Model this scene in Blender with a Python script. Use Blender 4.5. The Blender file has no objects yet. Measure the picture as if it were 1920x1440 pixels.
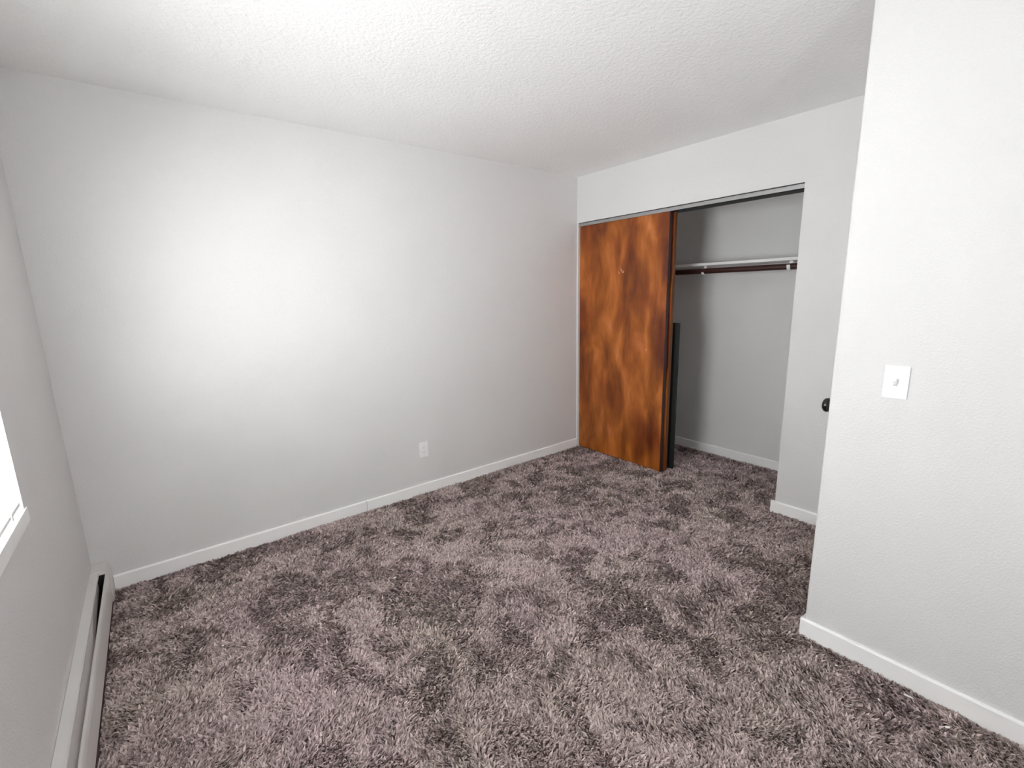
import bpy, bmesh, math, random
import numpy as np
from mathutils import Vector, Matrix

random.seed(7)
rng = np.random.default_rng(11)
sc = bpy.context.scene
col = sc.collection

# ------------------------------------------------------------------ camera
# room frame: closet wall at x = 0, long wall at y = 0, room towards -x / -y, metres
LEN = 3.484          # long wall, window wall to closet wall
HGT = 2.44
RWX = -1.071         # face of the near right wall
RWY = -2.370         # its free end
YB = -4.10           # wall behind the camera
cam_d = bpy.data.cameras.new('camera')
cam = bpy.data.objects.new('camera', cam_d)
col.objects.link(cam)
fw = Vector((0.60365218, 0.77349549, -0.19315481))
rt = Vector((0.7853352, -0.61864237, -0.02302701))
up = Vector((0.13730504, 0.13779097, 0.98089804))
M = Matrix((rt, up, -fw)).transposed().to_4x4()
M.translation = Vector((-3.093, -2.976, 1.468))
cam.matrix_world = M
cam_d.sensor_width = 36.0
cam_d.lens = 36.0 * 862.5 / 1920.0
cam_d.clip_start = 0.02
sc.camera = cam

# ------------------------------------------------------------------ light and exposure
sc.view_settings.view_transform = 'Standard'
sc.view_settings.look = 'None'
sc.view_settings.gamma = 1.0
sc.view_settings.use_curve_mapping = False
sc.view_settings.exposure = 2.22
world = bpy.data.worlds.new('overcast_sky')
sc.world = world
world.use_nodes = True
bg = world.node_tree.nodes['Background']
bg.inputs[0].default_value = (0.99, 0.975, 1.0, 1)
bg.inputs[1].default_value = 6.0
# daylight comes in through the window: portal over its opening guides the sky sampling
WY0, WY1, WZ0, WZ1 = -1.95, -0.935, 0.83, 1.95
V0, V1, VZ0, VZ1 = -3.10, -2.50, 0.90, 1.60      # added fill window in the wall behind the camera, for more ambient light
pd = bpy.data.lights.new('window_portal', 'AREA')
pd.shape = 'RECTANGLE'
pd.size = WY1 - WY0
pd.size_y = WZ1 - WZ0
pd.cycles.is_portal = True
po = bpy.data.objects.new('window_portal', pd)
col.objects.link(po)
po.matrix_world = Matrix(((0, 0, -1, -LEN - 0.13), (-1, 0, 0, (WY0 + WY1) / 2), (0, 1, 0, (WZ0 + WZ1) / 2), (0, 0, 0, 1)))
pd = bpy.data.lights.new('window_portal', 'AREA')  # portal for the added fill window
pd.shape = 'RECTANGLE'
pd.size = V1 - V0
pd.size_y = VZ1 - VZ0
pd.cycles.is_portal = True
po = bpy.data.objects.new('window_portal', pd)
col.objects.link(po)
po.matrix_world = Matrix(((1, 0, 0, (V0 + V1) / 2), (0, 0, -1, YB - 0.13), (0, 1, 0, (VZ0 + VZ1) / 2), (0, 0, 0, 1)))
sc.cycles.diffuse_bounces = 8
sc.cycles.max_bounces = 14
sc.cycles.sample_clamp_indirect = 8.0
sc.cycles.use_denoising = True


# ------------------------------------------------------------------ materials
def srgb(r, g, b):
    f = lambda c: (c / 255 / 12.92) if c <= 10 else ((c / 255 + 0.055) / 1.055) ** 2.4
    return (f(r), f(g), f(b), 1)


def mat(name, color, rough=0.6, metal=0.0, spec=0.5):
    m = bpy.data.materials.new(name)
    m.use_nodes = True
    b = m.node_tree.nodes['Principled BSDF']
    b.inputs['Base Color'].default_value = color
    b.inputs['Roughness'].default_value = rough
    b.inputs['Metallic'].default_value = metal
    b.inputs['Specular IOR Level'].default_value = spec
    return m


def N(m, kind, **kw):
    n = m.node_tree.nodes.new(kind)
    for k, v in kw.items():
        setattr(n, k, v)
    return n


def L(m, a, b):
    m.node_tree.links.new(a, b)


def ramp(m, stops):
    r = N(m, 'ShaderNodeValToRGB')
    e = r.color_ramp.elements
    while len(e) < len(stops):
        e.new(0.5)
    for i, (p, c) in enumerate(stops):
        e[i].position = p
        e[i].color = c
    return r


def rough_plaster(name, color, color2, scale, bump, dist, rough=0.55, detail=3.0):
    """painted plaster with a fine roller / spray texture"""
    m = mat(name, color, rough, 0, 0.35)
    b = m.node_tree.nodes['Principled BSDF']
    tc = N(m, 'ShaderNodeTexCoord')
    n1 = N(m, 'ShaderNodeTexNoise')
    n1.inputs['Scale'].default_value = scale
    n1.inputs['Detail'].default_value = detail
    n1.inputs['Roughness'].default_value = 0.6
    L(m, tc.outputs['Object'], n1.inputs['Vector'])
    bp = N(m, 'ShaderNodeBump')
    bp.inputs['Strength'].default_value = bump
    bp.inputs['Distance'].default_value = dist
    L(m, n1.outputs['Fac'], bp.inputs['Height'])
    L(m, bp.outputs['Normal'], b.inputs['Normal'])
    n2 = N(m, 'ShaderNodeTexNoise')
    n2.inputs['Scale'].default_value = 2.3
    n2.inputs['Detail'].default_value = 2
    L(m, tc.outputs['Object'], n2.inputs['Vector'])
    r = ramp(m, [(0.3, color), (0.7, color2)])
    L(m, n2.outputs['Fac'], r.inputs['Fac'])
    L(m, r.outputs['Color'], b.inputs['Base Color'])
    return m


M_WALL = rough_plaster('grey_wall_paint', (0.725, 0.718, 0.716, 1), (0.745, 0.739, 0.737, 1), 140, 0.55, 0.004)
M_CEIL = rough_plaster('sprayed_ceiling', (0.92, 0.92, 0.918, 1), (0.935, 0.935, 0.933, 1), 60, 0.5, 0.009, 0.8, 4)
M_CLOSET = rough_plaster('closet_wall_paint', (0.74, 0.735, 0.732, 1), (0.77, 0.765, 0.76, 1), 120, 0.4, 0.004)
M_TRIM = mat('white_trim_paint', (0.95, 0.945, 0.94, 1), 0.35)
M_PLASTIC = mat('white_plastic', (0.90, 0.90, 0.91, 1), 0.3)
M_SLOT = mat('dark_slot', (0.32, 0.32, 0.33, 1), 0.5)
M_ALU = mat('track_aluminium', (0.42, 0.42, 0.42, 1), 0.38, 0.7)
M_DARKRAIL = mat('dark_rail', (0.025, 0.024, 0.023, 1), 0.6)
M_SHELF = mat('white_shelf_paint', (0.84, 0.84, 0.83, 1), 0.4)
M_ROD = mat('dark_brown_rod', srgb(62, 36, 32), 0.35)
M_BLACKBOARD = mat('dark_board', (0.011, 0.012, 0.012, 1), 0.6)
M_BRONZE = mat('dark_bronze', (0.07, 0.065, 0.062, 1), 0.10, 0.95)
M_HEAT = mat('heater_enamel', (0.74, 0.72, 0.70, 1), 0.4)
M_HEATDARK = mat('heater_slot_shade', (0.02, 0.018, 0.018, 1), 0.7)
M_DAMPER = mat('heater_damper', (0.50, 0.46, 0.45, 1), 0.5)
M_FIN = mat('heater_fins', (0.05, 0.045, 0.045, 1), 0.4, 0.6)
M_VINYL = mat('window_vinyl', (0.80, 0.80, 0.79, 1), 0.4)
M_LINT = mat('white_lint', (0.85, 0.83, 0.80, 1), 0.8)
M_CHIP = mat('pale_chip', srgb(220, 175, 140), 0.7)
M_EDGE_D = mat('door_edge_dark', srgb(62, 36, 36), 0.5)
M_EDGE_B = mat('door_edge_brown', srgb(112, 66, 30), 0.5)

# pane: clear thin glass that lets daylight through
M_GLASS = bpy.data.materials.new('window_glass')
M_GLASS.use_nodes = True
nt = M_GLASS.node_tree
nt.nodes.clear()
o_ = nt.nodes.new('ShaderNodeOutputMaterial')
t_ = nt.nodes.new('ShaderNodeBsdfTransparent')
t_.inputs[0].default_value = (0.94, 0.96, 0.95, 1)
g_ = nt.nodes.new('ShaderNodeBsdfGlossy')
g_.inputs['Roughness'].default_value = 0.02
x_ = nt.nodes.new('ShaderNodeMixShader')
x_.inputs[0].default_value = 0.06
nt.links.new(t_.outputs[0], x_.inputs[1])
nt.links.new(g_.outputs[0], x_.inputs[2])
nt.links.new(x_.outputs[0], o_.inputs[0])

# blind slats: thin white vinyl, a little light passes through
M_BLIND = bpy.data.materials.new('blind_vinyl')
M_BLIND.use_nodes = True
nt = M_BLIND.node_tree
nt.nodes.clear()
o_ = nt.nodes.new('ShaderNodeOutputMaterial')
d_ = nt.nodes.new('ShaderNodeBsdfDiffuse')
d_.inputs[0].default_value = (0.88, 0.88, 0.87, 1)
t_ = nt.nodes.new('ShaderNodeBsdfTranslucent')
t_.inputs[0].default_value = (0.85, 0.85, 0.84, 1)
x_ = nt.nodes.new('ShaderNodeMixShader')
x_.inputs[0].default_value = 0.4
nt.links.new(d_.outputs[0], x_.inputs[1])
nt.links.new(t_.outputs[0], x_.inputs[2])
nt.links.new(x_.outputs[0], o_.inputs[0])


def veneer(name):
    """rotary-cut veneer: wavy upright figure in orange brown, with darker stained flames"""
    m = mat(name, (0.2, 0.07, 0.02, 1), 0.36, 0, 0.4)
    b = m.node_tree.nodes['Principled BSDF']
    tc = N(m, 'ShaderNodeTexCoord')
    mp = N(m, 'ShaderNodeMapping')
    mp.inputs['Scale'].default_value = (1, 3.3, 1.05)
    mp.inputs['Location'].default_value = (0.35, 1.9, 0.55)
    L(m, tc.outputs['Object'], mp.inputs['Vector'])
    n = N(m, 'ShaderNodeTexNoise')
    n.inputs['Scale'].default_value = 2.1
    n.inputs['Detail'].default_value = 4.0
    n.inputs['Roughness'].default_value = 0.5
    n.inputs['Distortion'].default_value = 0.5
    L(m, mp.outputs['Vector'], n.inputs['Vector'])
    r = ramp(m, [(0.28, srgb(104, 46, 30)), (0.40, srgb(138, 74, 26)), (0.52, srgb(166, 94, 34)),
                 (0.62, srgb(192, 112, 50)), (0.74, srgb(212, 132, 80))])
    L(m, n.outputs['Fac'], r.inputs['Fac'])
    # fine upright grain
    mp2 = N(m, 'ShaderNodeMapping')
    mp2.inputs['Scale'].default_value = (1, 150, 7)
    L(m, tc.outputs['Object'], mp2.inputs['Vector'])
    n2 = N(m, 'ShaderNodeTexNoise')
    n2.inputs['Scale'].default_value = 1.6
    n2.inputs['Detail'].default_value = 3
    L(m, mp2.outputs['Vector'], n2.inputs['Vector'])
    r2 = ramp(m, [(0.3, (0.72, 0.70, 0.68, 1)), (0.7, (1.12, 1.10, 1.08, 1))])
    L(m, n2.outputs['Fac'], r2.inputs['Fac'])
    mx = N(m, 'ShaderNodeMix', data_type='RGBA', blend_type='MULTIPLY')
    mx.inputs[0].default_value = 0.7
    L(m, r.outputs['Color'], mx.inputs[6])
    L(m, r2.outputs['Color'], mx.inputs[7])
    # broad reddish stain patches in the finish
    n3 = N(m, 'ShaderNodeTexNoise')
    n3.inputs['Scale'].default_value = 1.5
    n3.inputs['Detail'].default_value = 2
    mp3 = N(m, 'ShaderNodeMapping')
    mp3.inputs['Scale'].default_value = (1, 2.0, 1.0)
    mp3.inputs['Location'].default_value = (0.0, 0.3, 2.2)
    L(m, tc.outputs['Object'], mp3.inputs['Vector'])
    L(m, mp3.outputs['Vector'], n3.inputs['Vector'])
    r3 = ramp(m, [(0.38, (0.62, 0.46, 0.52, 1)), (0.56, (1, 1, 1, 1))])
    L(m, n3.outputs['Fac'], r3.inputs['Fac'])
    mx3 = N(m, 'ShaderNodeMix', data_type='RGBA', blend_type='MULTIPLY')
    mx3.inputs[0].default_value = 1.0
    L(m, mx.outputs[2], mx3.inputs[6])
    L(m, r3.outputs['Color'], mx3.inputs[7])
    L(m, mx3.outputs[2], b.inputs['Base Color'])
    return m


M_DOOR = veneer('orange_veneer')

M_PILE = mat('carpet_pile', (0.2, 0.16, 0.15, 1), 0.95, 0, 0.1)
_a = N(M_PILE, 'ShaderNodeAttribute')
_a.attribute_name = 'yarn'
L(M_PILE, _a.outputs['Color'], M_PILE.node_tree.nodes['Principled BSDF'].inputs['Base Color'])
M_BACKING = mat('carpet_backing', srgb(120, 104, 102), 0.95, 0, 0.1)


# ------------------------------------------------------------------ mesh helpers
def box(bm, x0, x1, y0, y1, z0, z1):
    x0, x1 = min(x0, x1), max(x0, x1)
    y0, y1 = min(y0, y1), max(y0, y1)
    v = [bm.verts.new(p) for p in ((x0, y0, z0), (x1, y0, z0), (x1, y1, z0), (x0, y1, z0),
                                   (x0, y0, z1), (x1, y0, z1), (x1, y1, z1), (x0, y1, z1))]
    for f in ((3, 2, 1, 0), (4, 5, 6, 7), (0, 1, 5, 4), (1, 2, 6, 5), (2, 3, 7, 6), (3, 0, 4, 7)):
        bm.faces.new([v[i] for i in f])


def prism(bm, prof, axis, a, b):
    """extrude a closed outline (two coordinates in the order of the other axes) along axis from a to b"""
    def pt(p, t):
        q = [p[0], p[1]]
        q.insert(axis, t)
        return q
    va = [bm.verts.new(pt(p, a)) for p in prof]
    vb = [bm.verts.new(pt(p, b)) for p in prof]
    n = len(prof)
    for i in range(n):
        bm.faces.new((va[i], va[(i + 1) % n], vb[(i + 1) % n], vb[i]))
    bm.faces.new(va[::-1])
    bm.faces.new(vb)


def lathe(bm, prof, centre, axis, seg=24):
    """prof: (distance along axis, radius)"""
    ax = Vector(axis).normalized()
    s = ax.orthogonal().normalized()
    t = ax.cross(s)
    rings = []
    for d, r in prof:
        ring = [bm.verts.new(Vector(centre) + ax * d + (s * math.cos(k * 2 * math.pi / seg) + t * math.sin(k * 2 * math.pi / seg)) * max(r, 1e-5)) for k in range(seg)]
        rings.append(ring)
    for a, b in zip(rings, rings[1:]):
        for k in range(seg):
            bm.faces.new((a[k], a[(k + 1) % seg], b[(k + 1) % seg], b[k]))
    bm.faces.new(rings[0][::-1])
    bm.faces.new(rings[-1])


def obj(name, bm, m, parent=None, bevel=0.0, smooth=False, seg=2):
    bmesh.ops.recalc_face_normals(bm, faces=bm.faces)
    if bevel:
        bmesh.ops.bevel(bm, geom=[e for e in bm.edges if len(e.link_faces) == 2 and e.calc_face_angle(0) > 0.6],
                        offset=bevel, segments=seg, profile=0.7, affect='EDGES', clamp_overlap=True)
    me = bpy.data.meshes.new(name)
    bm.to_mesh(me)
    bm.free()
    me.materials.append(m)
    if smooth:
        for p in me.polygons:
            p.use_smooth = True
    o = bpy.data.objects.new(name, me)
    col.objects.link(o)
    if parent:
        o.parent = parent
        o.matrix_parent_inverse = parent.matrix_world.inverted()
    return o


def boxes(name, m, rects, parent=None, bevel=0.0):
    bm = bmesh.new()
    for r in rects:
        box(bm, *r)
    return obj(name, bm, m, parent, bevel)


def struct(o, label):
    o['kind'] = 'structure'
    o['label'] = label
    return o


def thing(name, label, cat, loc, group=None):
    o = bpy.data.objects.new(name, None)
    col.objects.link(o)
    o.location = loc
    o.empty_display_size = 0.05
    o.matrix_world = Matrix.Translation(loc)
    o['label'] = label
    o['category'] = cat
    if group:
        o['group'] = group
    return o


# ------------------------------------------------------------------ room shell
T = 0.12
CD = 0.750           # closet depth (back wall face)
CY = -1.90           # closet right side wall
OPY = -1.807         # right end of the closet opening
OPZ = 2.061          # underside of the closet header
OPL = -0.014
HT = 0.115           # closet wall thickness

floor = struct(boxes('floor', M_BACKING, [(-LEN - T, CD + T, YB - T, T, -0.10, 0.0)]), 'mottled mauve brown carpeted floor of the bedroom')
struct(boxes('ceiling', M_CEIL, [(-LEN - T, CD + T, YB - T, T, HGT, HGT + 0.1)]), 'white sprayed texture ceiling over the bedroom')
struct(boxes('wall_back', M_WALL, [(-LEN - T, CD + T, 0, T, 0, HGT)]), 'long pale grey wall with the electrical outlet')
struct(boxes('wall_left', M_WALL, [(-LEN - T, -LEN, WY1, 0, 0, HGT), (-LEN - T, -LEN, YB, WY0, 0, HGT),
                                   (-LEN - T, -LEN, WY0, WY1, 0, WZ0), (-LEN - T, -LEN, WY0, WY1, WZ1, HGT)]),
       'grey window wall above the baseboard heater')
struct(boxes('wall_closet', M_WALL, [(0, HT, OPY, OPL, OPZ, HGT), (0, HT, OPL, 0, 0, HGT), (0, HT, RWY - 0.9, OPY, 0, HGT)]),
       'grey wall around the open closet')
closet_back = struct(boxes('wall_closet_back', M_CLOSET, [(CD, CD + T, CY - 0.1, 0, 0, HGT)]), 'grey back wall inside the closet')
struct(boxes('wall_closet_side', M_CLOSET, [(HT, CD, CY - 0.1, CY, 0, HGT)]), 'right side wall inside the closet, hidden by the jamb')
struct(boxes('wall_front', M_WALL, [(-LEN - T, V0, YB - T, YB, 0, HGT), (V1, RWX + T, YB - T, YB, 0, HGT),
                                    (V0, V1, YB - T, YB, 0, VZ0), (V0, V1, YB - T, YB, VZ1, HGT)]),
       'bedroom wall behind the camera, with an added fill window')

# near right wall with a softly rounded free corner; its return holds the entry door
bm = bmesh.new()
rr = 0.008
prof = [(RWX, YB), (RWX + 0.10, YB), (RWX + 0.10, RWY)]
for k in range(6):
    a = math.pi / 2 + k / 5 * math.pi / 2
    prof.append((RWX + rr + rr * math.cos(a), RWY - rr + rr * math.sin(a)))
prof_xy = prof
va = [bm.verts.new((p[0], p[1], 0)) for p in prof_xy]
vb = [bm.verts.new((p[0], p[1], HGT)) for p in prof_xy]
n_ = len(va)
for i in range(n_):
    bm.faces.new((va[i], va[(i + 1) % n_], vb[(i + 1) % n_], vb[i]))
bm.faces.new(va)
bm.faces.new(vb)
struct(obj('wall_right', bm, M_WALL), 'pale grey wall near the camera with the light switch')

# entry side wall: header and far post around door_1
DX0, DX1, DZ = -0.965 - 0.06, -0.20, 2.03
struct(boxes('wall_entry', M_WALL, [(DX1, 0, RWY - 0.1, RWY, 0, HGT), (RWX + 0.1, DX1, RWY - 0.1, RWY, DZ, HGT)]),
       'wall of the entry recess around the entry door')
door = struct(boxes('door_1', M_TRIM, [(RWX + 0.101, DX1 - 0.003, RWY - 0.045, RWY - 0.006, 0.012, DZ - 0.003)], bevel=0.001),
              'white entry door set in the recess behind the right wall')
bm = bmesh.new()
lathe(bm, [(0.0, 0.031), (0.004, 0.032), (0.007, 0.028), (0.012, 0.013), (0.026, 0.012), (0.031, 0.019), (0.036, 0.026),
           (0.045, 0.0295), (0.054, 0.0275), (0.060, 0.021), (0.063, 0.010), (0.0635, 0.0)],
      (-0.952, RWY - 0.006, 0.990), (0, 1, 0), 28)
kn = obj('door_knob', bm, M_BRONZE, door, smooth=True)
kn['label'] = 'dark bronze round door knob'
kn['kind'] = 'structure'

# ------------------------------------------------------------------ baseboards
BH, BT = 0.086, 0.012


def base_prof():
    # thickness, height: eased upper edge
    return [(0, 0), (BT, 0), (BT, BH - 0.006), (BT - 0.002, BH - 0.002), (BT - 0.006, BH), (0, BH)]


def base_y(bm, y0, y1, x, sx):
    """runs along y against a wall face at x, projecting in sx"""
    va_ = [(x + sx * t, h) for t, h in base_prof()]
    v0 = [bm.verts.new((p[0], y0, p[1])) for p in va_]
    v1 = [bm.verts.new((p[0], y1, p[1])) for p in va_]
    k = len(va_)
    for i in range(k):
        bm.faces.new((v0[i], v0[(i + 1) % k], v1[(i + 1) % k], v1[i]))
    bm.faces.new(v0)
    bm.faces.new(v1)


def base_x(bm, x0, x1, y, sy):
    va_ = [(y + sy * t, h) for t, h in base_prof()]
    v0 = [bm.verts.new((x0, p[0], p[1])) for p in va_]
    v1 = [bm.verts.new((x1, p[0], p[1])) for p in va_]
    k = len(va_)
    for i in range(k):
        bm.faces.new((v0[i], v0[(i + 1) % k], v1[(i + 1) % k], v1[i]))
    bm.faces.new(v0)
    bm.faces.new(v1)


SEAM = -2.075
b = bpy.data.objects.new('baseboard_back', None)
col.objects.link(b)
struct(b, 'white baseboard along the long grey wall, in two lengths')
bm = bmesh.new(); base_x(bm, -LEN + 0.071, SEAM - 0.0022, 0, -1); obj('board', bm, M_TRIM, b)
bm = bmesh.new(); base_x(bm, SEAM + 0.0022, -0.001, 0, -1); obj('board', bm, M_TRIM, b)

bm = bmesh.new(); base_y(bm, OPY + 0.022, RWY + 0.02, 0, -1)
struct(obj('baseboard_closet', bm, M_TRIM), 'short white baseboard between closet opening and entry')
bm = bmesh.new(); base_y(bm, -0.012, CY, CD, -1)
struct(obj('baseboard_closet_back', bm, M_TRIM), 'white baseboard along the closet back wall')
b = bpy.data.objects.new('baseboard_right', None)
col.objects.link(b)
struct(b, 'white baseboard on the near right wall, wrapping its corner')
bm = bmesh.new(); base_y(bm, YB, RWY + BT, RWX, -1); obj('board', bm, M_TRIM, b)
bm = bmesh.new(); base_x(bm, RWX - 0.001, RWX + 0.10, RWY, 1); obj('board', bm, M_TRIM, b)

# ------------------------------------------------------------------ window in the left wall
win = bpy.data.objects.new('window_1', None)
col.objects.link(win)
struct(win, 'bright window in the left wall behind white mini blinds')
FX = -LEN - 0.075
boxes('window_frame', M_VINYL, [(FX - 0.04, FX, WY0, WY1, WZ0, WZ0 + 0.045), (FX - 0.04, FX, WY0, WY1, WZ1 - 0.045, WZ1),
                                (FX - 0.04, FX, WY0, WY0 + 0.045, WZ0 + 0.045, WZ1 - 0.045),
                                (FX - 0.04, FX, WY1 - 0.045, WY1, WZ0 + 0.045, WZ1 - 0.045)], win)
ym = (WY0 + WY1) / 2
boxes('meeting_stile', M_VINYL, [(FX - 0.035, FX - 0.005, ym - 0.02, ym + 0.02, WZ0 + 0.045, WZ1 - 0.045)], win)
for y0, y1 in ((WY0 + 0.045, ym - 0.02), (ym + 0.02, WY1 - 0.045)):
    boxes('pane', M_GLASS, [(FX - 0.022, FX - 0.018, y0, y1, WZ0 + 0.045, WZ1 - 0.045)], win)
# flat sill board with its nosing just proud of the wall
boxes('window_sill', M_TRIM, [(FX, -LEN + 0.003, WY0, WY1, WZ0 - 0.004, WZ0 + 0.002),
                              (-LEN, -LEN + 0.006, WY0 - 0.012, WY1 + 0.012, WZ0 - 0.044, WZ0 + 0.002)], win, 0.001)

# unseen window added behind the camera to lift the dark lower walls
w2 = bpy.data.objects.new('fill_window', None)
col.objects.link(w2)
struct(w2, 'added fill window in the wall behind the camera, unseen')
FY = YB - 0.07
boxes('window_frame', M_VINYL, [(V0, V1, FY - 0.04, FY, VZ0, VZ0 + 0.045), (V0, V1, FY - 0.04, FY, VZ1 - 0.045, VZ1),
                                (V0, V0 + 0.045, FY - 0.04, FY, VZ0 + 0.045, VZ1 - 0.045), (V1 - 0.045, V1, FY - 0.04, FY, VZ0 + 0.045, VZ1 - 0.045)], w2)
boxes('pane', M_GLASS, [(V0 + 0.045, V1 - 0.045, FY - 0.022, FY - 0.018, VZ0 + 0.045, VZ1 - 0.045)], w2)

# mini blind hung in the opening
BX = -LEN - 0.017
BY0, BY1 = WY0 + 0.008, WY1 - 0.008
blind = thing('mini_blind', 'white horizontal mini blind hanging in the left window', 'blind', (BX, (BY0 + BY1) / 2, WZ0))
boxes('head_rail', M_PLASTIC, [(BX - 0.014, BX + 0.012, BY0, BY1, WZ1 - 0.028, WZ1 - 0.002)], blind, 0.002)
boxes('bottom_rail', M_PLASTIC, [(BX - 0.012, BX + 0.012, BY0, BY1, WZ0 + 0.016, WZ0 + 0.028)], blind, 0.002)
for yy in (BY1 - 0.12, BY0 + 0.12):
    boxes('cord_clip', M_PLASTIC, [(BX + 0.0125, BX + 0.0155, yy - 0.009, yy + 0.009, WZ0 + 0.010, WZ0 + 0.033)], blind, 0.001)
PITCH, SW, TILT = 0.0222, 0.025, math.radians(15)
bm = bmesh.new()
cr = []
for k in range(6):
    s_ = (k / 5 - 0.5) * SW
    h_ = 0.0022 * (1 - (2 * s_ / SW) ** 2)
    cr.append((s_ * math.cos(TILT) - h_ * math.sin(TILT), s_ * math.sin(TILT) + h_ * math.cos(TILT)))
v0 = [bm.verts.new((p[0], BY0 - (BY0 + BY1) / 2, p[1])) for p in cr]
v1 = [bm.verts.new((p[0], BY1 - (BY0 + BY1) / 2, p[1])) for p in cr]
for i in range(5):
    bm.faces.new((v0[i], v0[i + 1], v1[i + 1], v1[i]))
slat_me = bpy.data.meshes.new('slat')
bm.to_mesh(slat_me)
bm.free()
slat_me.materials.append(M_BLIND)
z = WZ0 + 0.044
while z < WZ1 - 0.036:
    s = bpy.data.objects.new('slat', slat_me)
    col.objects.link(s)
    s.parent = blind
    s.location = (0, 0, z - WZ0)
    z += PITCH
for yy in (BY1 - 0.12, (BY0 + BY1) / 2, BY0 + 0.12):
    boxes('ladder_cord', M_PLASTIC, [(BX + 0.0128, BX + 0.0138, yy - 0.0006, yy + 0.0006, WZ0 + 0.028, WZ1 - 0.028)], blind)

# ------------------------------------------------------------------ baseboard heater under the window
heat = thing('baseboard_heater', 'long white baseboard heater under the window along the left wall', 'heater', (-LEN, -1.6, 0))
HX0, HX1 = -LEN + 0.001, -LEN + 0.068
HY1, HY0 = -0.002, -3.3
HZ = 0.176
# back plate with its rolled top lip
bm = bmesh.new()
prism(bm, [(HX0, 0.022), (HX0 + 0.004, 0.022), (HX0 + 0.004, HZ - 0.016), (HX0 + 0.033, HZ - 0.016), (HX0 + 0.033, HZ - 0.006), (HX0 + 0.029, HZ), (HX0, HZ)], 1, HY0, HY1 - 0.10)
obj('back_panel', bm, M_HEAT, heat)
# front cover, curled back at the top
bm = bmesh.new()
prism(bm, [(HX1 - 0.004, 0.030), (HX1, 0.030), (HX1, HZ - 0.040), (HX1 - 0.003, HZ - 0.022), (HX1 - 0.008, HZ - 0.010), (HX1 - 0.011, HZ - 0.013), (HX1 - 0.007, HZ - 0.024), (HX1 - 0.004, HZ - 0.040)], 1, HY0, HY1 - 0.10)
obj('front_panel', bm, M_HEAT, heat)
# damper blade inside the slot
bm = bmesh.new()
rows = [(HY1 - 0.17, 0.031, 0.058), (-0.45, 0.040, 0.050), (-0.80, 0.055, 0.040), (HY0, 0.055, 0.040)]
for yy, dx_, dz_ in rows:
    for p in ((HX0 + 0.030, HZ - 0.017), (HX0 + dx_, HZ - dz_), (HX0 + dx_ - 0.0015, HZ - dz_ - 0.001), (HX0 + 0.0285, HZ - 0.018)):
        bm.verts.new((p[0], yy, p[1]))
bm.verts.ensure_lookup_table()
for k in range(3):
    for q in range(4):
        bm.faces.new([bm.verts[i_] for i_ in (k * 4 + q, k * 4 + (q + 1) % 4, k * 4 + 4 + (q + 1) % 4, k * 4 + 4 + q)])
bm.faces.new([bm.verts[i_] for i_ in (0, 1, 2, 3)])
bm.faces.new([bm.verts[i_] for i_ in (12, 13, 14, 15)])
obj('damper', bm, M_DAMPER, heat)
# black sheets standing in for the slot's shade, and the finned element
boxes('slot_shade', M_HEATDARK, [(HX0 + 0.004, HX0 + 0.006, HY0, HY1 - 0.10, 0.03, HZ - 0.017), (HX0 + 0.006, HX1 - 0.0045, HY0, HY1 - 0.10, 0.03, 0.034),
                                    (HX0 + 0.0065, HX1 - 0.0115, HY1 - 0.1145, HY1 - 0.1125, 0.035, HZ - 0.0165)], heat)
bm = bmesh.new()
y = HY1 - 0.14
while y > HY0 + 0.05:
    box(bm, HX0 + 0.010, HX0 + 0.052, y, y + 0.0012, 0.050, 0.105)
    y -= 0.009
lathe(bm, [(0, 0.009), (abs(HY0) - 0.12, 0.009)], (HX0 + 0.031, HY1 - 0.11, 0.078), (0, -1, 0), 10)
f = obj('fin_element', bm, M_FIN, heat)
f['kind'] = 'stuff'
# end cap against the long wall
bm = bmesh.new()
prism(bm, [(HX0, 0.0), (HX1 + 0.002, 0.0), (HX1 + 0.002, HZ - 0.045), (HX1 - 0.002, HZ - 0.022), (HX1 - 0.012, HZ - 0.004), (HX1 - 0.022, HZ + 0.002), (HX0, HZ + 0.002)], 1, HY1 - 0.112, HY1)
obj('end_cap', bm, M_HEAT, heat, 0.0015)

# ------------------------------------------------------------------ closet sliding doors and track
def slide_door(label, x0, x1, y0, y1, z0, z1, edge_m, chips=False):
    t = thing('sliding_door', label, 'door', (x0, y1, z0), 'sliding closet doors')
    boxes('door_panel', M_DOOR, [(x0, x1, y0 + 0.004, y1, z0, z1)], t, 0.0012)
    e = boxes('door_edge', edge_m, [(x0 + 0.0008, x1 - 0.0008, y0, y0 + 0.0038, z0, z1)], t)  # narrow strip coloured per door: dark brown front, brown rear
    e['label'] = 'upright edge strip of the sliding door'
    return t


d1 = slide_door('front orange brown veneer sliding closet door with pale chips', 0.022, 0.056, -0.915, -0.016, 0.012, 2.034, M_EDGE_D)
d2 = slide_door('rear sliding closet door showing only a brown edge behind the front door', 0.074, 0.106, -0.925, -0.018, 0.012, 2.030, M_EDGE_B)
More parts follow.
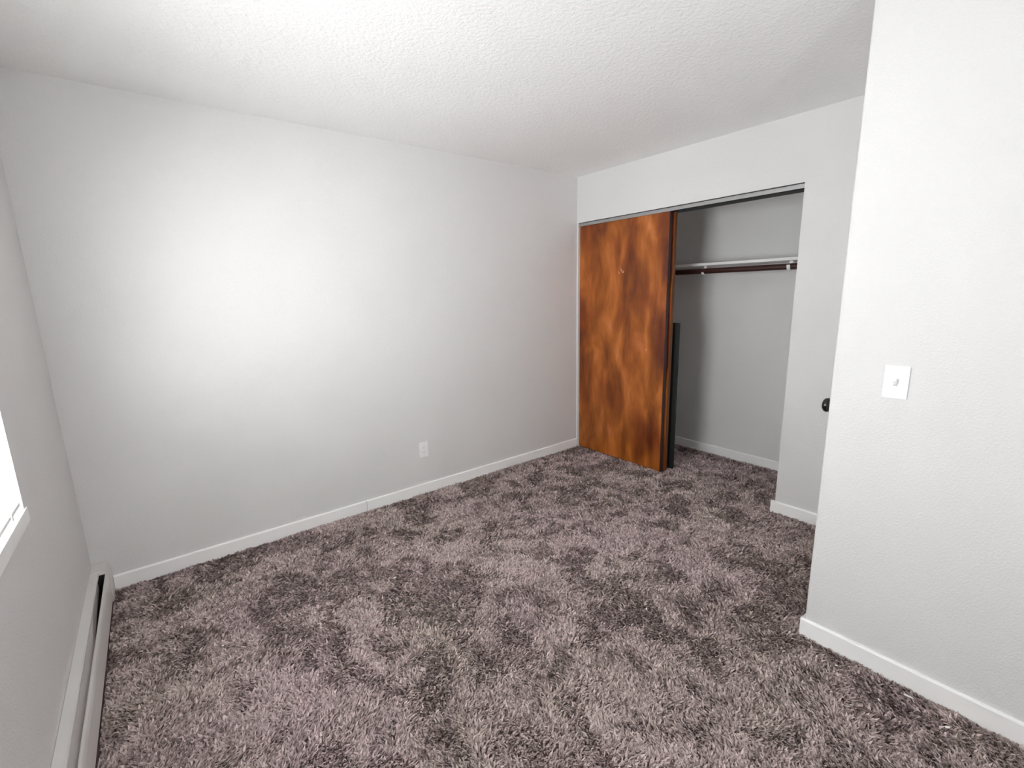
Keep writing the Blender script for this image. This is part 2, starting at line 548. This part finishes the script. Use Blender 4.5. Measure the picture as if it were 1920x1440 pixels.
# pale chips in the front door's face: a torn patch near the top and a spot at hand height
for (cy, cz, w, h, sk) in ((-0.478, 1.640, 0.010, 0.034, 0.020), (-0.500, 1.622, 0.012, 0.022, -0.012), (-0.455, 1.618, 0.007, 0.020, 0.008), (-0.745, 1.000, 0.010, 0.016, 0.002)):
    bm = bmesh.new()
    va = [bm.verts.new((0.0214, cy + a_ * w + b_ * sk, cz + b_ * h)) for a_, b_ in ((-0.5, -0.5), (0.6, -0.4), (0.2, 0.1), (0.1, 0.6), (-0.2, 0.2))]
    ff = bm.faces.new(va)
    r_ = bmesh.ops.extrude_face_region(bm, geom=[ff])
    for v in [g for g in r_['geom'] if isinstance(g, bmesh.types.BMVert)]:
        v.co.x += 0.001
    c_ = obj('chip_mark', bm, M_CHIP, d1)
    c_['label'] = 'small pale chip in the veneer'

tr = thing('door_track', 'grey metal sliding door track under the closet header', 'track', (0.02, OPY / 2, OPZ))
bm = bmesh.new()
box(bm, 0.012, 0.110, OPY + 0.002, OPL - 0.002, OPZ - 0.003, OPZ - 0.0005)
obj('track_channel', bm, M_DARKRAIL, tr)
bm = bmesh.new()
prism(bm, [(0.010, OPZ - 0.030), (0.013, OPZ - 0.030), (0.013, OPZ - 0.004), (0.010, OPZ - 0.006)], 1, OPY + 0.002, OPL - 0.002)
obj('fascia', bm, M_ALU, tr)
boxes('rear_rail', M_DARKRAIL, [(0.110, 0.113, OPY + 0.002, OPL - 0.002, OPZ - 0.036, OPZ - 0.001)], tr)
boxes('divider_rail', M_DARKRAIL, [(0.063, 0.066, OPY + 0.002, OPL - 0.002, OPZ - 0.020, OPZ - 0.003)], tr)

# dark board kept behind the doors
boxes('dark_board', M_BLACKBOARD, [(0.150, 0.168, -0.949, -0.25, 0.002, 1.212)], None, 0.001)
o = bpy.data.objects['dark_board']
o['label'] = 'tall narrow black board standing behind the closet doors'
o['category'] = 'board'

# ------------------------------------------------------------------ shelf, brackets, rod
SX0, SZ = 0.455, 1.650
o = boxes('closet_shelf', M_SHELF, [(SX0, CD - 0.0015, CY + 0.002, -0.003, SZ, SZ + 0.020)], None, 0.0015)
o['label'] = 'long white painted shelf board across the closet'
o['category'] = 'shelf'
boxes('cleat', M_SHELF, [(CD - 0.019, CD + 0.001, CY + 0.02, -0.02, SZ - 0.045, SZ - 0.001)], closet_back, 0.001)
RX, RZ, RR = 0.500, 1.6085, 0.0212
for yb, lip, lab in ((-0.930, -0.009, 'white rod bracket nearest the wooden sliding doors'), (-1.570, 0.012, 'white rod bracket at the right end of the rod')):
    bm = bmesh.new()
    w = 0.011
    th = 0.003
    pts = [(RX + 0.10, SZ - 0.0012), (RX + RR + 0.002, SZ - 0.0012), (RX + RR + 0.002, RZ)]
    for k in range(1, 9):
        a_ = -k / 8 * math.pi * 0.98
        pts.append((RX + (RR + 0.002) * math.cos(a_), RZ + (RR + 0.002) * math.sin(a_)))
    pts[-1] = (pts[-1][0], RZ + lip) if lip < 0 else pts[-1]
    if lip > 0:
        pts.append((RX - RR - 0.004, RZ + lip))
    outer = []
    for i, p in enumerate(pts):
        a = Vector(pts[max(i - 1, 0)]); c = Vector(pts[min(i + 1, len(pts) - 1)])
        d = (c - a).normalized()
        outer.append((p[0] + d.y * -th * -1, p[1] - d.x * th * -1))
    rings = []
    for (p, q) in zip(pts, outer):
        rings.append([bm.verts.new((p[0], yb - w, p[1])), bm.verts.new((p[0], yb + w, p[1])), bm.verts.new((q[0], yb + w, q[1])), bm.verts.new((q[0], yb - w, q[1]))])
    for a, c in zip(rings, rings[1:]):
        for k in range(4):
            bm.faces.new((a[k], a[(k + 1) % 4], c[(k + 1) % 4], c[k]))
    bm.faces.new(rings[0]); bm.faces.new(rings[-1][::-1])
    o = obj('rod_bracket', bm, M_PLASTIC)
    o['label'] = lab
    o['category'] = 'bracket'
    o['group'] = 'brackets carrying the closet rod'
bm = bmesh.new()
lathe(bm, [(0, RR), (1.88, RR)], (RX, CY + 0.003, RZ), (0, 1, 0), 28)
o = obj('closet_rod', bm, M_ROD, smooth=False)
o['label'] = 'dark brown clothes rod hung below the closet shelf'
o['category'] = 'rod'

# ------------------------------------------------------------------ outlet and switch
ou = thing('wall_outlet', 'white duplex outlet low on the long grey wall', 'outlet', (-1.617, 0, 0.349))
bm = bmesh.new(); box(bm, -1.652, -1.582, -0.006, -0.0005, 0.292, 0.408); obj('cover_plate', bm, M_PLASTIC, ou, 0.0022)
for zc in (0.3695, 0.3305):
    bm = bmesh.new()
    pr = []
    for k in range(20):
        a = k / 20 * 2 * math.pi
        pr.append((-1.617 + 0.0172 * math.cos(a), zc + max(-0.0125, min(0.0125, 0.0172 * math.sin(a)))))
    prism(bm, pr, 1, -0.0078, -0.0055)
    fc = obj('receptacle', bm, M_PLASTIC, ou)
    boxes('slot', M_SLOT, [(-1.6245, -1.6225, -0.0081, -0.0076, zc - 0.002, zc + 0.0055)], fc)
    boxes('slot', M_SLOT, [(-1.6115, -1.6095, -0.0081, -0.0076, zc - 0.0015, zc + 0.005)], fc)
    bm = bmesh.new(); lathe(bm, [(0, 0.0022), (0.0005, 0.0022)], (-1.617, -0.0076, zc - 0.0075), (0, -1, 0), 10); obj('ground_hole', bm, M_SLOT, fc)
bm = bmesh.new(); lathe(bm, [(0, 0.003), (0.001, 0.0028), (0.0014, 0.001)], (-1.617, -0.006, 0.350), (0, -1, 0), 12); obj('screw', bm, M_PLASTIC, ou)

sy, sz = -2.563, 1.134
sw = thing('light_switch', 'white toggle light switch on the near right wall', 'switch', (RWX, sy, sz))
bm = bmesh.new(); box(bm, RWX - 0.006, RWX - 0.0005, sy - 0.035, sy + 0.035, sz - 0.0575, sz + 0.0575); obj('cover_plate', bm, M_PLASTIC, sw, 0.0022)
boxes('toggle_slot', M_SLOT, [(RWX - 0.0064, RWX - 0.0058, sy - 0.0052, sy + 0.0052, sz - 0.012, sz + 0.012)], sw)
bm = bmesh.new()
prism(bm, [(RWX - 0.005, sz - 0.009), (RWX - 0.008, sz - 0.009), (RWX - 0.021, sz + 0.006), (RWX - 0.021, sz + 0.012), (RWX - 0.017, sz + 0.0135), (RWX - 0.005, sz + 0.0105)], 1, sy - 0.0046, sy + 0.0046)
obj('toggle', bm, M_PLASTIC, sw, 0.0008)
for zz in (sz + 0.030, sz - 0.030):
    bm = bmesh.new(); lathe(bm, [(0, 0.0030), (0.001, 0.0028), (0.0014, 0.001)], (RWX - 0.006, sy, zz), (-1, 0, 0), 12); obj('screw', bm, M_PLASTIC, sw)

# ------------------------------------------------------------------ carpet pile: twisted yarn strands standing on the backing
def vnoise(x, y, seed):
    r = np.random.default_rng(seed)
    g = r.random((64, 64))
    xi = np.floor(x).astype(int); yi = np.floor(y).astype(int)
    fx = x - xi; fy = y - yi
    fx = fx * fx * (3 - 2 * fx); fy = fy * fy * (3 - 2 * fy)
    a = g[xi % 64, yi % 64]; b_ = g[(xi + 1) % 64, yi % 64]
    c = g[xi % 64, (yi + 1) % 64]; d = g[(xi + 1) % 64, (yi + 1) % 64]
    return (a * (1 - fx) + b_ * fx) * (1 - fy) + (c * (1 - fx) + d * fx) * fy


def fbm(x, y, seed, octs=4, gain=0.55):
    s = 0; amp = 1; tot = 0
    for k in range(octs):
        s = s + amp * vnoise(x * 2 ** k + 7.3 * k, y * 2 ** k + 3.1 * k, seed + k)
        tot += amp; amp *= gain
    return s / tot


def carpet(name, parent):
    cx, cy = -3.093, -2.976
    n = 620000
    X = rng.uniform(-LEN + 0.070, CD - 0.013, n)
    Y = rng.uniform(-3.75, -0.013, n)
    dist = np.hypot(X - cx, Y - cy)
    keep = rng.random(n) < np.clip(1.35 - 0.22 * dist, 0.45, 1.0)
    keep &= ~((X > RWX - 0.013) & (Y < RWY + 0.013))
    keep &= ~((X > -0.013) & (X < HT) & (Y < OPY + 0.001))
    keep &= ~((X > -0.013) & (X < 0.0) & (Y < OPY + 0.023))
    keep &= ~((X > 0) & (Y < CY))
    keep &= ~((X > 0.018) & (X < 0.110) & (Y > -0.93))
    X = X[keep]; Y = Y[keep]; n = len(X); dist = dist[keep]
    # trodden patches: worn mottle, with shading of leaning pile and dents painted into tone
    wx = X + 0.10 * (fbm(X * 5, Y * 5, 91, 2) - 0.5); wy = Y + 0.10 * (fbm(X * 5 + 9, Y * 5, 95, 2) - 0.5)
    big = fbm(wx * 2.4 + 3, wy * 2.4 + 8, 21, 3)
    mid = fbm(wx * 8.0, wy * 8.0, 31, 3)
    fine = fbm(wx * 34.0, wy * 34.0, 41, 2)
    tone = 0.52 + 0.44 * (big - 0.5) + 0.26 * (mid - 0.5) + 0.46 * (fine - 0.5)
    for (px, py, ax, ay, rot, amt) in ((-0.49, -0.50, 0.12, 0.035, 0.7, 0.35), (-1.567, -1.985, 0.035, 0.05, 0.3, 0.34), (-0.10, -1.50, 0.10, 0.05, -0.5, 0.2),
                                       (-0.45, -1.05, 0.12, 0.03, 0.2, 0.22), (-1.22, -2.67, 0.14, 0.07, 0.9, 0.25), (-1.45, -1.80, 0.07, 0.05, 0.2, 0.2)):
        dx = X - px; dy = Y - py
        u = dx * math.cos(rot) + dy * math.sin(rot); v = -dx * math.sin(rot) + dy * math.cos(rot)
        tone -= amt * np.exp(-(u / ax) ** 2 - (v / ay) ** 2)  # dark ovals painted in for the shade of pressed pile
    tone += rng.normal(0, 0.21, n)
    tone = np.clip(tone, 0, 1)
    hue = np.clip(0.58 + 1.1 * (fbm(X * 3.1 + 20, Y * 3.1, 61, 3) - 0.5) + rng.normal(0, 0.08, n), 0, 1)
    lo = np.array(srgb(108, 89, 91)[:3]); hi = np.array(srgb(219, 198, 199)[:3])
    lo2 = np.array(srgb(105, 91, 85)[:3]); hi2 = np.array(srgb(213, 198, 189)[:3])
    t = tone[:, None]; h = hue[:, None]
    C = (lo * (1 - t) + hi * t) * h + (lo2 * (1 - t) + hi2 * t) * (1 - h)
    # strand geometry: bent tapering blades
    flow = fbm(wx * 6, wy * 6, 71, 3) * 4 * math.pi
    ang = flow + rng.normal(0, 0.9, n)
    hgt = rng.uniform(0.011, 0.019, n) * (0.75 + 0.4 * tone)
    ln = rng.uniform(0.006, 0.024, n)
    wid = rng.uniform(0.0022, 0.0042, n) * np.clip(0.85 + 0.12 * dist, 1, 1.35)
    dx, dy = np.cos(ang), np.sin(ang)
    tw = rng.normal(0, 0.6, n)
    px, py = -np.sin(ang + tw), np.cos(ang + tw)
    V = np.zeros((n, 5, 3), np.float32)
    V[:, 0] = np.stack([X - px * wid, Y - py * wid, np.full(n, -0.001)], 1)
    V[:, 1] = np.stack([X + px * wid, Y + py * wid, np.full(n, -0.001)], 1)
    mx, my, mz = X + dx * ln * 0.35, Y + dy * ln * 0.35, hgt * 0.72
    V[:, 2] = np.stack([mx + px * wid * 1.1, my + py * wid * 1.1, mz], 1)
    V[:, 3] = np.stack([mx - px * wid * 1.1, my - py * wid * 1.1, mz], 1)
    V[:, 4] = np.stack([X + dx * ln, Y + dy * ln, hgt], 1)
    # keep strand tips on their own side of the skirting
    V[:, :, 1] = np.minimum(V[:, :, 1], -0.012)
    V[:, :, 0] = np.clip(V[:, :, 0], -LEN + 0.069, CD - 0.012)
    base = (np.arange(n, dtype=np.int32) * 5)[:, None]
    quads = base + np.array([0, 1, 2, 3], np.int32)
    tris = base + np.array([3, 2, 4], np.int32)
    loops = np.concatenate([quads, tris], 1).ravel()
    sizes = np.tile(np.array([4, 3], np.int32), n)
    starts = np.concatenate([[0], np.cumsum(sizes)[:-1]]).astype(np.int32)
    me = bpy.data.meshes.new(name)
    me.vertices.add(n * 5)
    me.vertices.foreach_set('co', V.ravel())
    me.loops.add(len(loops))
    me.loops.foreach_set('vertex_index', loops)
    me.polygons.add(n * 2)
    me.polygons.foreach_set('loop_start', starts)
    me.update(calc_edges=True)
    at = me.attributes.new('yarn', 'FLOAT_COLOR', 'POINT')
    cc = np.ones((n, 5, 4), np.float32)
    cc[:, :, :3] = C[:, None, :]
    at.data.foreach_set('color', cc.ravel())
    me.materials.append(M_PILE)
    o = bpy.data.objects.new(name, me)
    col.objects.link(o)
    o.parent = parent
    o['kind'] = 'stuff'
    return o


carpet('carpet_pile', floor)

# ------------------------------------------------------------------ flecks of white lint on the carpet
LINT = [(-2.259, -0.869, 0.010, 0.006, 'white paper fleck on the carpet nearest the middle of the long wall'),
        (-3.030, -0.843, 0.007, 0.006, 'white fleck on the carpet beside the baseboard heater'),
        (-1.136, -2.734, 0.018, 0.006, 'longest white sliver on the carpet by the right wall baseboard'),
        (-1.188, -2.846, 0.008, 0.007, 'white crumb on the carpet nearest the lower right edge of the photo'),
        (-1.171, -2.523, 0.006, 0.005, 'tiny white crumb by the corner end of the right wall baseboard'),
        (-1.234, -2.673, 0.008, 0.005, 'small white crumb beside the longest white sliver')]
for (x, y, a, b_, lab) in LINT:
    bm = bmesh.new()
    k_ = 7
    tp = [bm.verts.new((math.cos(i * 2 * math.pi / k_) * a * random.uniform(0.7, 1.1), math.sin(i * 2 * math.pi / k_) * b_ * random.uniform(0.7, 1.1), random.uniform(0.001, 0.003))) for i in range(k_)]
    bt = [bm.verts.new((v.co.x, v.co.y, v.co.z - 0.002)) for v in tp]
    bm.faces.new(tp); bm.faces.new(bt[::-1])
    for i in range(k_):
        bm.faces.new((tp[i], bt[i], bt[(i + 1) % k_], tp[(i + 1) % k_]))
    o = obj('lint_fleck', bm, M_LINT)
    o.location = (x, y, 0.0185)
    o.rotation_euler = (0.25, 0.2, random.uniform(0, 3))
    o['label'] = lab
    o['category'] = 'lint'
    o['group'] = 'white flecks on the carpet'
